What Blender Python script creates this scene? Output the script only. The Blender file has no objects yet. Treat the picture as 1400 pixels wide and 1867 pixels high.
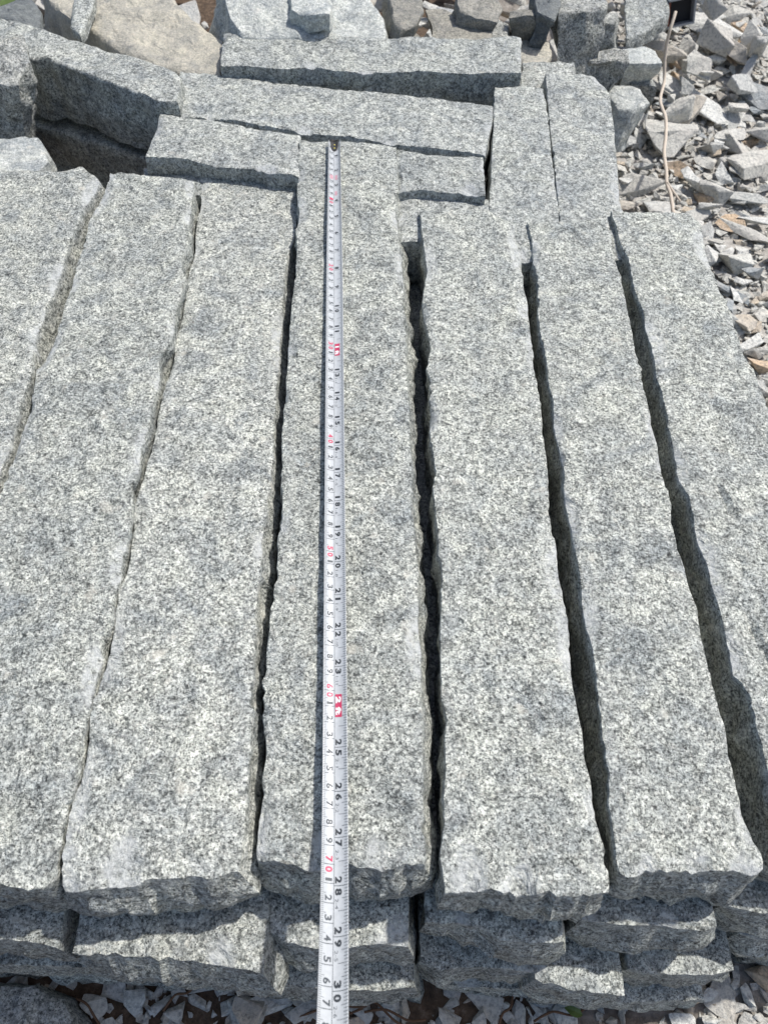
import bpy, bmesh, math, random
from math import sin, cos, tan, atan, radians, pi, sqrt
from mathutils import Vector, noise, Matrix, Euler

S = bpy.context.scene
COL = S.collection
CM = 0.01
GROUND = 0.235                    # height of the stack's top plane above the ground, metres

# ------------------------------------------------------------------ camera
PITCH = radians(56.142)           # below the horizon
HC = 45.642                       # camera height over the top of the stack, cm
F = 1402.0                        # focal length in photo pixels (1400 x 1867)
cam_d = bpy.data.cameras.new('camera')
cam = bpy.data.objects.new('camera', cam_d)
COL.objects.link(cam)
cam.location = (0, 0, GROUND + HC * CM)
cam.rotation_euler = (pi / 2 - PITCH, 0, 0)
cam_d.sensor_fit = 'VERTICAL'
cam_d.sensor_height = 36.0
cam_d.sensor_width = 27.0
cam_d.lens = 36.0 * F / 1867.0
cam_d.clip_start = 0.01
cam_d.clip_end = 100
cam_d.dof.use_dof = True
cam_d.dof.focus_distance = 0.60
cam_d.dof.aperture_fstop = 15.0
S.camera = cam

# ------------------------------------------------------------------ light
SUN = Vector((0.50, 0.31, 1.0)).normalized()
w = bpy.data.worlds.new("World")
S.world = w
w.use_nodes = True
nt = w.node_tree
bg = nt.nodes['Background']
sky = nt.nodes.new('ShaderNodeTexSky')
sky.sky_type = 'NISHITA'
sky.sun_disc = False
sky.sun_elevation = math.asin(SUN.z)
sky.sun_rotation = math.atan2(SUN.x, SUN.y)
sky.air_density = 1.0
sky.dust_density = 2.5
nt.links.new(sky.outputs[0], bg.inputs[0])
bg.inputs[1].default_value = 0.12
sun_d = bpy.data.lights.new('sun', 'SUN')
sun_d.energy = 3.7
sun_d.angle = radians(1.5)
sun_d.color = (1.0, 0.968, 0.92)
sun = bpy.data.objects.new('sun', sun_d)
COL.objects.link(sun)
sun.location = (1, 0.5, 3)
sun.rotation_euler = SUN.to_track_quat('Z', 'Y').to_euler()
S.view_settings.view_transform = 'Standard'
S.view_settings.look = 'None'
S.view_settings.gamma = 1
S.view_settings.exposure = 0.18
S.view_settings.use_curve_mapping = False

# ------------------------------------------------------------------ helpers
def ray(px, py):
    a = (px - 700.0) / F
    b = (933.5 - py) / F
    return Vector((a, cos(PITCH) + b * sin(PITCH), -sin(PITCH) + b * cos(PITCH)))

def at(px, py, z=0.0, ax=0.0, ay=0.0, o=(0, 0)):
    """point (cm) where the sight line through a photo pixel meets the plane z + ax*(X-ox) + ay*(Y-oy)"""
    r = ray(px, py)
    t = (z - ax * o[0] - ay * o[1] - HC) / (r.z - ax * r.x - ay * r.y)
    return Vector((r.x * t, r.y * t, HC + r.z * t))

def proj(p):
    d = Vector((p[0], p[1], p[2] - HC))
    fw = Vector((0, cos(PITCH), -sin(PITCH)))
    up = Vector((0, sin(PITCH), cos(PITCH)))
    k = d.dot(fw)
    return 700 + F * d.x / k, 933.5 - F * d.dot(up) / k

def tag(o, label=None, cat=None, group=None, kind=None):
    if label: o['label'] = label
    if cat: o['category'] = cat
    if group: o['group'] = group
    if kind: o['kind'] = kind
    return o

def link_mesh(name, me, mat, origin=(0, 0, 0), parent=None):
    o = bpy.data.objects.new(name, me)
    COL.objects.link(o)
    if mat: me.materials.append(mat)
    o.location = origin
    if parent: o.parent = parent
    return o

def resample(pts, n):
    L = [0.0]
    for a, b in zip(pts, pts[1:]):
        L.append(L[-1] + (b - a).length)
    out = []
    j = 0
    for i in range(n + 1):
        d = L[-1] * i / n
        while j < len(pts) - 2 and L[j + 1] < d:
            j += 1
        seg = L[j + 1] - L[j]
        f = 0 if seg < 1e-9 else (d - L[j]) / seg
        out.append(pts[j].lerp(pts[j + 1], min(1, max(0, f))))
    return out

def sm(a, b, x):
    t = min(1, max(0, (x - a) / (b - a)))
    return t * t * (3 - 2 * t)

# ------------------------------------------------------------------ materials
def new_mat(name):
    m = bpy.data.materials.new(name)
    m.use_nodes = True
    t = m.node_tree
    return m, t, t.nodes['Principled BSDF']

def N(t, typ, **kw):
    n = t.nodes.new(typ)
    for k, v in kw.items():
        setattr(n, k, v)
    return n

def ramp(t, fac, stops, interp='LINEAR'):
    r = N(t, 'ShaderNodeValToRGB')
    r.color_ramp.interpolation = interp
    els = r.color_ramp.elements
    while len(els) > 1:
        els.remove(els[-1])
    els[0].position = stops[0][0]; els[0].color = tuple(stops[0][1]) + (1,)
    for p, c in stops[1:]:
        e = els.new(p); e.color = tuple(c) + (1,)
    t.links.new(fac, r.inputs[0])
    return r.outputs[0]

def mixc(t, fac, a, b, mode='MIX'):
    n = N(t, 'ShaderNodeMix', data_type='RGBA', blend_type=mode)
    for sock, v in ((n.inputs[0], fac), (n.inputs[6], a), (n.inputs[7], b)):
        if isinstance(v, (int, float)): sock.default_value = v
        elif isinstance(v, tuple): sock.default_value = v + (1,)
        else: t.links.new(v, sock)
    return n.outputs[2]

def noise_tex(t, vec, scale, detail=2, rough=0.5, dist=0.0):
    n = N(t, 'ShaderNodeTexNoise')
    n.inputs['Scale'].default_value = scale
    n.inputs['Detail'].default_value = detail
    n.inputs['Roughness'].default_value = rough
    n.inputs['Distortion'].default_value = dist
    t.links.new(vec, n.inputs['Vector'])
    return n

def coords(t, world=False):
    tc = N(t, 'ShaderNodeNewGeometry' if world else 'ShaderNodeTexCoord')
    oi = N(t, 'ShaderNodeObjectInfo')
    mul = N(t, 'ShaderNodeMath', operation='MULTIPLY')
    t.links.new(oi.outputs['Random'], mul.inputs[0]); mul.inputs[1].default_value = 37.0
    comb = N(t, 'ShaderNodeCombineXYZ')
    for i in range(3): t.links.new(mul.outputs[0], comb.inputs[i])
    add = N(t, 'ShaderNodeVectorMath', operation='ADD')
    t.links.new(tc.outputs['Position' if world else 'Object'], add.inputs[0]); t.links.new(comb.outputs[0], add.inputs[1])
    return add.outputs[0], oi.outputs['Random']

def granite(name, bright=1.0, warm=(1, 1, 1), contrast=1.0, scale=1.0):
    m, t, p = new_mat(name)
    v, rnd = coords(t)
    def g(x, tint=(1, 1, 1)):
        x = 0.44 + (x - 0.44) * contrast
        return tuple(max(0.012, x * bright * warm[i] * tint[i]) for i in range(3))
    n1 = noise_tex(t, v, 430 * scale, 4.0, 0.72)
    nc = noise_tex(t, v, 120 * scale, 3.0, 0.6)
    off = N(t, 'ShaderNodeMath', operation='MULTIPLY_ADD')
    t.links.new(nc.outputs['Fac'], off.inputs[0]); off.inputs[1].default_value = 0.42; off.inputs[2].default_value = -0.21
    ad = N(t, 'ShaderNodeMath', operation='ADD'); t.links.new(n1.outputs['Fac'], ad.inputs[0]); t.links.new(off.outputs[0], ad.inputs[1])
    base = ramp(t, ad.outputs[0], [(0.36, g(0.045, (.93, .98, 1.0))), (0.435, g(0.14, (.95, 1, 1.01))),
                                   (0.49, g(0.29, (.97, 1, .99))), (0.545, g(0.46, (.98, 1, .99))), (0.62, g(0.74, (1.0, 1, .98)))])
    vo = N(t, 'ShaderNodeTexVoronoi')
    vo.inputs['Scale'].default_value = 430 * scale
    dn = noise_tex(t, v, 600 * scale, 2, 0.6)
    ds = N(t, 'ShaderNodeVectorMath', operation='SCALE'); ds.inputs[3].default_value = 0.0035 / scale
    t.links.new(dn.outputs['Color'], ds.inputs[0])
    da = N(t, 'ShaderNodeVectorMath', operation='ADD')
    t.links.new(v, da.inputs[0]); t.links.new(ds.outputs[0], da.inputs[1])
    t.links.new(da.outputs[0], vo.inputs['Vector'])
    sep = N(t, 'ShaderNodeSeparateColor'); t.links.new(vo.outputs['Color'], sep.inputs[0])
    grain = ramp(t, sep.outputs[0], [(0.0, g(0.02)), (0.10, g(0.05)), (0.13, g(0.17, (.94, .99, 1))), (0.42, g(0.22, (.97, 1, .98))),
                                     (0.46, g(0.42, (.98, 1, .98))), (0.88, g(0.64)), (1.0, g(0.60, (1.03, .99, .96)))])
    c = mixc(t, 0.40, base, grain)
    # black mica flecks
    n3 = noise_tex(t, v, 760 * scale, 2.0, 0.6)
    fl = ramp(t, n3.outputs['Fac'], [(0.585, (0, 0, 0)), (0.635, (1, 1, 1))])
    c = mixc(t, fl, c, g(0.03))
    # larger cloudy patches: pale feldspar, warm spots, dark bands
    n4 = noise_tex(t, v, 30, 4, 0.65, 0.8)
    cl = ramp(t, n4.outputs['Fac'], [(0.30, (.66, .69, .74)), (0.5, (1, 1, 1)), (0.70, (1.22, 1.21, 1.16))])
    c = mixc(t, 1.0, c, cl, 'MULTIPLY')
    n5 = noise_tex(t, v, 70, 2, 0.5)
    wm = ramp(t, n5.outputs['Fac'], [(0.66, (0, 0, 0)), (0.76, (.5, .5, .5))])
    c = mixc(t, wm, c, g(0.52, (1.05, .99, .93)))
    # per stone tone
    tone = ramp(t, rnd, [(0, (.89, .91, .89)), (0.3, (1.06, 1.08, 1.05)), (0.6, (.94, .96, .935)), (0.8, (1.0, 1.015, .985)), (1, (1.07, 1.085, 1.055))])
    c = mixc(t, 1.0, c, tone, 'MULTIPLY')
    # bruised (crushed, whitish) scars and edges
    at_ = N(t, 'ShaderNodeAttribute'); at_.attribute_name = 'scar'
    n6 = noise_tex(t, v, 160, 4, 0.7)
    mm = N(t, 'ShaderNodeMath', operation='MULTIPLY'); t.links.new(at_.outputs['Fac'], mm.inputs[0])
    rr = N(t, 'ShaderNodeMapRange'); rr.inputs[1].default_value = 0.35; rr.inputs[2].default_value = 0.6
    t.links.new(n6.outputs['Fac'], rr.inputs[0]); t.links.new(rr.outputs[0], mm.inputs[1])
    c = mixc(t, mm.outputs[0], c, g(0.50, (.97, 1.0, 1.03)))
    t.links.new(c, p.inputs['Base Color'])
    p.inputs['Roughness'].default_value = 0.62
    p.inputs['Specular IOR Level'].default_value = 0.35
    b1 = N(t, 'ShaderNodeBump'); b1.inputs['Strength'].default_value = 0.95; b1.inputs['Distance'].default_value = 0.0014
    nb = noise_tex(t, v, 210 * scale, 5, 0.68)
    t.links.new(nb.outputs['Fac'], b1.inputs['Height'])
    b2 = N(t, 'ShaderNodeBump'); b2.inputs['Strength'].default_value = 0.85; b2.inputs['Distance'].default_value = 0.006
    nb2 = noise_tex(t, v, 60, 4, 0.62, 0.6)
    t.links.new(nb2.outputs['Fac'], b2.inputs['Height']); t.links.new(b2.outputs[0], b1.inputs['Normal'])
    t.links.new(b1.outputs[0], p.inputs['Normal'])
    return m

def rubble_mat(name, stops, by='object'):
    m, t, p = new_mat(name)
    v, rnd = coords(t, True)
    if by == 'island':
        gi = N(t, 'ShaderNodeNewGeometry'); rnd = gi.outputs['Random Per Island']
    tone = ramp(t, rnd, stops)
    n1 = noise_tex(t, v, 260, 5, 0.75)
    sp = ramp(t, n1.outputs['Fac'], [(0.36, (.50, .51, .53)), (0.5, (1, 1, 1)), (0.62, (1.20, 1.19, 1.17))])
    c = mixc(t, 1.0, tone, sp, 'MULTIPLY')
    c = mixc(t, 1.0, c, (.95, .945, .90), 'MULTIPLY')
    n2 = noise_tex(t, v, 22, 3, 0.6)
    du = ramp(t, n2.outputs['Fac'], [(0.45, (0, 0, 0)), (0.68, (.55, .55, .55))])
    c = mixc(t, du, c, (0.53, 0.50, 0.455))
    t.links.new(c, p.inputs['Base Color'])
    p.inputs['Roughness'].default_value = 0.85
    p.inputs['Specular IOR Level'].default_value = 0.2
    b = N(t, 'ShaderNodeBump'); b.inputs['Strength'].default_value = 1.0; b.inputs['Distance'].default_value = 0.004
    nb = noise_tex(t, v, 110, 6, 0.7)
    t.links.new(nb.outputs['Fac'], b.inputs['Height']); t.links.new(b.outputs[0], p.inputs['Normal'])
    return m

M_G = granite('granite_speckled', warm=(1.005, 1.005, .955), scale=1.28)
M_GB = granite('granite_far_bluish', bright=0.98, warm=(.99, .995, .965), contrast=0.9)
M_GD = granite('granite_rough_grey', bright=0.86, warm=(1.0, .985, .95), contrast=0.9)
M_BEIGE = granite('granite_weathered_beige', bright=0.98, warm=(1.10, 1.0, .87), contrast=0.35)
M_PALE = granite('granite_pale_split', bright=1.2, warm=(1.0, 1.0, .98), contrast=0.55)
M_BROWN = granite('granite_brown_grey', bright=0.62, warm=(1.08, 1.0, .90), contrast=0.5)
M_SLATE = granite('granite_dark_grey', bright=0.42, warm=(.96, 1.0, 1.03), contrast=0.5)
CHIP = [(0.0, (.44, .45, .45)), (0.2, (.62, .62, .60)), (0.45, (.52, .51, .49)), (0.6, (.66, .645, .61)),
        (0.8, (.52, .53, .535)), (0.93, (.55, .51, .46)), (1.0, (.58, .49, .39))]
M_CHIP = rubble_mat('dusty_grey_rubble', CHIP)
M_CHIPI = rubble_mat('dusty_grey_chippings', CHIP, 'island')
M_ORANGE = rubble_mat('ochre_stained_stone', [(0, (.60, .46, .33)), (1, (.62, .48, .36))])
M_WHITE = rubble_mat('clean_white_stone', [(0, (.66, .67, .67)), (1, (.70, .70, .69))])
M_BLUE = rubble_mat('blue_grey_stone', [(0, (.30, .33, .36)), (1, (.40, .43, .46))])

def ground_mat():
    m, t, p = new_mat('gritty_earth')
    tc = N(t, 'ShaderNodeTexCoord'); v = tc.outputs['Object']
    n1 = noise_tex(t, v, 7, 4, 0.6)
    sx = N(t, 'ShaderNodeSeparateXYZ'); t.links.new(v, sx.inputs[0])
    a = N(t, 'ShaderNodeMath', operation='ADD'); t.links.new(sx.outputs[0], a.inputs[0]); t.links.new(n1.outputs['Fac'], a.inputs[1])
    k = N(t, 'ShaderNodeMapRange'); t.links.new(a.outputs[0], k.inputs[0]); k.inputs[1].default_value = 0.55; k.inputs[2].default_value = 0.95
    n2 = noise_tex(t, v, 120, 4, 0.7)
    soil = ramp(t, n2.outputs['Fac'], [(0.3, (.035, .024, .016)), (0.55, (.10, .066, .042)), (0.75, (.20, .15, .11))])
    grit = ramp(t, n2.outputs['Fac'], [(0.3, (.26, .245, .22)), (0.55, (.44, .42, .385)), (0.75, (.56, .54, .50))])
    c = mixc(t, k.outputs[0], soil, grit)
    t.links.new(c, p.inputs['Base Color']); p.inputs['Roughness'].default_value = 0.95
    b = N(t, 'ShaderNodeBump'); b.inputs['Strength'].default_value = 0.9; b.inputs['Distance'].default_value = 0.004
    t.links.new(n2.outputs['Fac'], b.inputs['Height']); t.links.new(b.outputs[0], p.inputs['Normal'])
    return m

def plain(name, col, rough=0.5, metal=0.0, spec=0.5):
    m, t, p = new_mat(name)
    v, rnd = coords(t)
    n = noise_tex(t, v, 300, 3, 0.6)
    c = ramp(t, n.outputs['Fac'], [(0.3, tuple(x * 0.9 for x in col)), (0.7, tuple(min(1, x * 1.06) for x in col))])
    t.links.new(c, p.inputs['Base Color'])
    p.inputs['Roughness'].default_value = rough; p.inputs['Metallic'].default_value = metal
    p.inputs['Specular IOR Level'].default_value = spec
    return m

M_TAPE = plain('tape_white_enamel', (.47, .49, .50), 0.30)
M_INK = plain('black_print', (.035, .04, .045), 0.5)
M_GREY_INK = plain('grey_print', (.06, .07, .08), 0.5)
M_RED = plain('red_print', (.50, .045, .11), 0.45)
M_PINK = plain('pink_print', (.52, .30, .34), 0.45)
M_WHITE_INK = plain('white_print', (.78, .78, .78), 0.45)
M_HOOK = plain('dark_steel', (.075, .07, .065), 0.45, 0.7)
M_BRASS = plain('brass_rivet', (.62, .52, .12), 0.35, 0.8)
M_CORD = plain('cord_beige', (.60, .52, .43), 0.85)
M_TUBE = plain('galvanised_steel', (.30, .31, .32), 0.55, 0.2)
M_BLACK = plain('tube_shade_black', (.012, .012, .014), 0.8)  # black colour standing for the shade inside the steel tube
M_RUST = plain('rusty_metal', (.20, .07, .045), 0.9)
M_LEAF = plain('green_leaf', (.09, .14, .03), 0.6)
M_TWIG = plain('dry_twig', (.12, .065, .035), 0.9)

# ------------------------------------------------------------------ ground
rg = random.Random(5)
def gz(x, y):
    """terrain height in cm, relative to the top of the stack"""
    h = -23.2
    h += 5.0 * sm(95, 160, y) * (1 - sm(20, 75, x) * 0.5)
    h += 1.3 * noise.noise(Vector((x / 17.0, y / 17.0, 3.3))) + 0.5 * noise.noise(Vector((x / 5.0, y / 5.0, 8.3)))
    return h

M_GROUND = ground_mat()
def build_ground():
    xs = [-600, -300, -160] + [-100 + 2.5 * i for i in range(81)] + [160, 300, 600]
    ys = [-600, -200, -60] + [-20 + 2.5 * i for i in range(93)] + [260, 400, 700]
    vs = [((x) * CM, y * CM, gz(x, y) * CM) for y in ys for x in xs]
    n = len(xs)
    fs = [(j * n + i, j * n + i + 1, (j + 1) * n + i + 1, (j + 1) * n + i) for j in range(len(ys) - 1) for i in range(n - 1)]
    me = bpy.data.meshes.new('ground'); me.from_pydata(vs, [], fs); me.polygons.foreach_set('use_smooth', [True] * len(fs))
    o = link_mesh('ground', me, M_GROUND, (0, 0, GROUND))
    tag(o, kind='structure')
build_ground()

# ------------------------------------------------------------------ split granite blocks
def block(name, L, R, label, zf=0.0, zn=0.0, far=None, near=None, T=6.5, res=0.5, fl=0.3, fr=0.3, fn=0.5, ff=0.2,
          mat=None, seed=0, rough=1.0, chips=14, cat='granite block', group='split granite blocks of the stack', tx=0.0, px=True, edge=0.07, cracks=()):
    """L, R: far-to-near outlines of the left and right top edge; zf, zn heights (cm) of the far and near end of the top."""
    rnd = random.Random(seed * 7 + 1)
    if px:
        y0 = at(*L[0], zf).y; y1 = at(*L[-1], zn).y
        k = (zn - zf) / (y1 - y0)
        U = lambda q: at(q[0], q[1], zf, tx, k, (0, y0))
    else:
        U = lambda q: Vector((q[0], q[1], q[2] if len(q) > 2 else zf))
    Lp = [U(q) for q in L]; Rp = [U(q) for q in R]
    Fp = [Lp[0]] + [U(q) for q in (far or [])] + [Rp[0]]
    Np = [Lp[-1]] + [U(q) for q in (near or [])] + [Rp[-1]]
    length = (Lp[0] - Lp[-1]).length; width = max((Lp[0] - Rp[0]).length, (Lp[-1] - Rp[-1]).length)
    n = max(6, int(length / res)); m = max(5, int(width / res))
    Ls, Rs, Fs, Ns = resample(Lp, n), resample(Rp, n), resample(Fp, m), resample(Np, m)
    sd = Vector((seed * 13.7, seed * 5.1, seed * 3.3))
    # jagged edge lines
    def jag(P, ax):
        for i in range(1, len(P) - 1):
            q = P[i] + sd
            d = (0.25 + 2.2 * abs(noise.noise(q * 0.17 + Vector((4, 4, 4))))) * (0.07 * noise.noise(q * 0.8) + 0.13 * noise.noise(q * 2.1) + 0.10 * noise.noise(q * 4.7))
            P[i] = P[i] + Vector((d, 0, 0) if ax == 0 else (0, d * 0.9 + 0.10 * noise.noise(P[i] * 4.1 + sd), 0))
    jag(Ls, 0); jag(Rs, 0); jag(Fs, 1); jag(Ns, 1)
    top = {}
    ctr = (Lp[0] + Lp[-1] + Rp[0] + Rp[-1]) / 4
    # conchoidal chips knocked off the top edges
    scars = []
    loops = [Ls, Rs, Ns, Fs]
    for i in range(chips):
        E_ = rnd.choice([Ls, Rs, Rs, Ns, Ls]); q = E_[rnd.randrange(len(E_))]
        r = rnd.uniform(0.5, 1.3)
        dirx = (ctr - q).normalized()
        scars.append((q - dirx * r * 0.45, r, rnd.uniform(0.10, 0.28), rnd.uniform(1.0, 3.2)))
    along = (Lp[0] - Lp[-1]).normalized()
    CR = [(U((a_[0], a_[1])), U((a_[2], a_[3])), a_[4], a_[5]) for a_ in cracks]
    verts, scar = [], []
    for i in range(n + 1):
        v = i / n
        for j in range(m + 1):
            u = j / m
            p = Ls[i] * (1 - u) + Rs[i] * u + Fs[j] * (1 - v) + Ns[j] * v \
                - (Lp[0] * (1 - u) * (1 - v) + Rp[0] * u * (1 - v) + Lp[-1] * (1 - u) * v + Rp[-1] * u * v)
            q = p + sd
            h = 0.22 * noise.noise(q * 0.13) + 0.14 * noise.noise(q * 0.42) + 0.09 * noise.noise(q * 1.1) + 0.07 * noise.noise(q * 2.4) - 0.10 * (noise.voronoi(q * 0.22)[0][0] - 0.5)
            ed = min(u * m, (1 - u) * m, v * n, (1 - v) * n) * res
            sc = 0.0
            if ed < 1e-6: h -= edge + 0.05 * noise.noise(q * 3)
            elif ed < 1.2: sc = 0.35 * (1 - ed / 1.2) * max(0, 0.5 + 1.2 * noise.noise(q * 0.5))
            for (c, r, dpt, el) in scars:
                d = p - c
                da = d.dot(along) / el; dd = (d - along * d.dot(along))
                f = 1 - (da * da + dd.length_squared) / (r * r)
                if f > 0:
                    h -= dpt * min(1, f * 1.6); sc = max(sc, 0.85 * min(1, f * 3))
            for (ca, cb, wd, dp) in CR:
                ab = cb - ca; ab.z = 0; L2 = ab.length_squared; pa = p - ca; pa.z = 0
                tt = pa.dot(ab) / L2
                if -0.05 < tt < 1.05:
                    side = (ab.x * pa.y - ab.y * pa.x) / sqrt(L2) + 0.15 * noise.noise(q * 1.3)
                    if 0 <= side < wd: h -= dp * (1 - side / wd) * min(1, 4 * min(tt + .05, 1.05 - tt))
            p = p.copy(); p.z += h
            verts.append(p); scar.append(sc)
    idx = lambda i, j: i * (m + 1) + j
    faces = [(idx(i, j), idx(i, j + 1), idx(i + 1, j + 1), idx(i + 1, j)) for i in range(n) for j in range(m)]
    # perimeter, clockwise seen from above: far L->R, right far->near, near R->L, left near->far
    loop = [(idx(0, j), 'f') for j in range(m)] + [(idx(i, m), 'r') for i in range(n)] + \
           [(idx(n, j), 'n') for j in range(m, 0, -1)] + [(idx(i, 0), 'l') for i in range(n, 0, -1)]
    P = len(loop)
    flare = {'f': ff, 'r': fr, 'n': fn, 'l': fl}
    W = [flare[s] for _, s in loop]
    W = [(W[(k - 3) % P] + W[(k - 2) % P] + W[k - 1] + W[k] + W[(k + 1) % P] + W[(k + 2) % P] + W[(k + 3) % P]) / 7 for k in range(P)]
    K = max(6, int(T / (res * 1.15)))
    prev = [a for a, _ in loop]
    base = [verts[a].copy() for a in prev]
    nrm = []
    for k in range(P):
        tv = base[(k + 2) % P] - base[k - 2]
        nn = Vector((-tv.y, tv.x, 0))
        if nn.length < 1e-6: nn = Vector((0, 1, 0))
        nrm.append(nn.normalized())
    for r in range(1, K + 1):
        f = (r / K) if r > 1 else 0.35 / K
        dep = T * f
        cur = []
        for k in range(P):
            q0 = base[k]
            q = Vector((q0.x, q0.y, q0.z - dep))
            s = q + sd
            bulge = W[k] * (sm(0, 0.45, f) * (1 if W[k] >= 0 else 1) - 0.55 * sm(0.72, 1.0, f) * abs(1))
            amp = min(1.0, 0.12 + f * 2.6) * rough
            d = bulge + amp * (0.30 * noise.noise(s * 0.16) + 0.20 * noise.noise(Vector((s.x * 0.4, s.y * 0.4, s.z * 0.8))) + 0.16 * noise.noise(s * 1.0) + 0.14 * noise.noise(s * 2.6) + 0.55 * (0.55 - noise.voronoi(s * 0.42)[0][0]) + 0.22 * (0.55 - noise.voronoi(s * 1.1)[0][0]))
            if r == 1: d = 0.06
            corner = 0.0
            q += nrm[k] * d
            q.z += amp * 0.15 * noise.noise(s * 0.8 + Vector((9, 9, 9)))
            if f >= 1: q.z += 0.25 * noise.noise(s * 0.4)
            verts.append(q); cur.append(len(verts) - 1)
            scar.append(0.4 if r == 1 and noise.noise(s * 0.7) > 0 else 0.0)
        for k in range(P):
            a, b = prev[k], prev[(k + 1) % P]; c, d = cur[(k + 1) % P], cur[k]
            faces.append((b, a, d, c))
        prev = cur
    faces.append(tuple(prev))
    # corner rounding: pull in the top corners of the vertical edges a little
    org = Vector((ctr.x, ctr.y, min(zf, zn) - T))
    me = bpy.data.meshes.new(name)
    me.from_pydata([tuple((p - org) * CM) for p in verts], [], faces)
    me.update()
    bm = bmesh.new(); bm.from_mesh(me)
    bmesh.ops.recalc_face_normals(bm, faces=bm.faces)
    for f_ in bm.faces: f_.smooth = True
    for e in bm.edges:
        if len(e.link_faces) == 2 and e.calc_face_angle(0) > 0.6: e.smooth = False
    bm.to_mesh(me); bm.free()
    a = me.attributes.new('scar', 'FLOAT', 'POINT'); a.data.foreach_set('value', scar)
    o = link_mesh(name, me, mat or M_G, org * CM + Vector((0, 0, GROUND)))
    tag(o, label, cat, group)
    return o

# --- the top layer, left to right (outlines read from the photograph, far end first)
block('granite_block',
      [(-70, 306), (-150, 500), (-240, 750), (-330, 960)],
      [(172, 318), (182, 330), (170, 356), (154, 377), (137, 417), (123, 457), (100, 523), (86, 554), (66, 603), (60, 651), (57, 680),
       (43, 726), (29, 766), (17, 817), (0, 854), (-50, 960)],
      'pale granite block along the left edge of the photo, its rough right side showing', zf=-0.4, zn=-0.6,
      far=[(0, 306), (60, 309), (110, 312), (135, 305), (150, 304)], fr=0.40, seed=1, res=.36, T=7)
block('granite_block',
      [(200, 311), (197, 329), (189, 357), (171, 389), (163, 406), (157, 437), (143, 474), (131, 520), (120, 546), (114, 583), (99, 617),
       (80, 651), (67, 671), (63, 709), (57, 737), (46, 777), (31, 817), (21, 849), (6, 886), (-10, 930), (-60, 1060), (-120, 1250), (-170, 1440), (-215, 1612)],
      [(354, 331), (349, 369), (343, 409), (343, 440), (329, 474), (337, 509), (329, 537), (320, 574), (314, 620), (289, 649), (289, 680),
       (280, 726), (269, 783), (254, 823), (251, 869), (240, 883), (241, 931), (237, 960), (229, 994), (220, 1009), (217, 1060), (208, 1080),
       (204, 1120), (197, 1140), (186, 1166), (180, 1206), (175, 1229), (168, 1269), (160, 1306), (149, 1343), (145, 1377), (141, 1406), (130, 1440),
       (121, 1474), (115, 1506), (108, 1529), (101, 1571), (97, 1600)],
      'long light granite block with chipped scars along its right edge, second from left', zf=-0.5, zn=-0.5,
      far=[(222, 312), (260, 318), (300, 322)], near=[(-100, 1618), (0, 1612), (50, 1622), (80, 1620)], fr=0.15, fn=0.3, seed=2, res=.36, T=6, chips=22)
block('granite_block',
      [(366, 322), (368, 363), (360, 403), (357, 434), (354, 469), (341, 509), (339, 549), (330, 591), (320, 614), (318, 643), (311, 683),
       (298, 717), (291, 749), (283, 797), (272, 837), (259, 883), (248, 914), (244, 931), (243, 966), (237, 1009), (232, 1049), (220, 1063),
       (216, 1089), (210, 1129), (205, 1166), (193, 1217), (186, 1229), (179, 1264), (171, 1277), (164, 1314), (163, 1349), (157, 1377), (147, 1420),
       (134, 1451), (123, 1497), (117, 1540), (112, 1563), (111, 1609), (114, 1623)],
      [(540, 329), (541, 370), (539, 417), (534, 440), (527, 460), (520, 489), (516, 531), (513, 589), (509, 640), (505, 690), (500, 760),
       (498, 831), (493, 880), (486, 920), (480, 960), (476, 1000), (474, 1046), (466, 1103), (464, 1183), (459, 1246), (458, 1326), (452, 1400),
       (447, 1469), (442, 1526), (438, 1560), (434, 1588)],
      'widest granite block, with a dark lower corner, just left of the block under the tape', zf=-2.2, zn=-0.4,
      far=[(430, 322), (480, 330)], near=[(160, 1620), (249, 1614), (271, 1603), (329, 1601), (349, 1596), (380, 1602), (400, 1597), (417, 1589)],
      fr=0.65, fn=0.9, seed=3, res=.36, T=6, chips=12)
block('granite_block',
      [(546, 251), (545, 316), (542, 333), (542, 352), (545, 380), (545, 397), (540, 419), (542, 455), (540, 498), (536, 528), (530, 589),
       (526, 640), (524, 677), (520, 723), (517, 760), (514, 811), (516, 840), (514, 880), (516, 920), (514, 949), (507, 980), (507, 1057),
       (500, 1063), (500, 1089), (494, 1109), (491, 1160), (486, 1211), (483, 1254), (480, 1311), (486, 1363), (481, 1411), (477, 1469),
       (471, 1491), (470, 1531), (466, 1560), (469, 1567)],
      [(722, 266), (724, 300), (726, 340), (720, 360), (723, 397), (726, 437), (731, 480), (734, 506), (738, 603), (742, 689), (746, 774), (748, 831),
       (750, 900), (753, 946), (756, 1003), (762, 1046), (762, 1131), (767, 1189), (767, 1254), (769, 1326), (769, 1411), (770, 1497), (772, 1575)],
      'granite block lying under the measuring tape, in the middle of the stack', zf=-0.25, zn=-0.8,
      far=[(600, 258), (640, 259), (690, 262)], near=[(479, 1571), (500, 1569), (534, 1577), (554, 1587), (571, 1586), (634, 1571), (651, 1581), (686, 1583), (700, 1589), (717, 1586), (737, 1577)],
      fr=0.7, fn=0.8, fl=0.1, seed=4, res=.36, T=6, chips=12)
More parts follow.
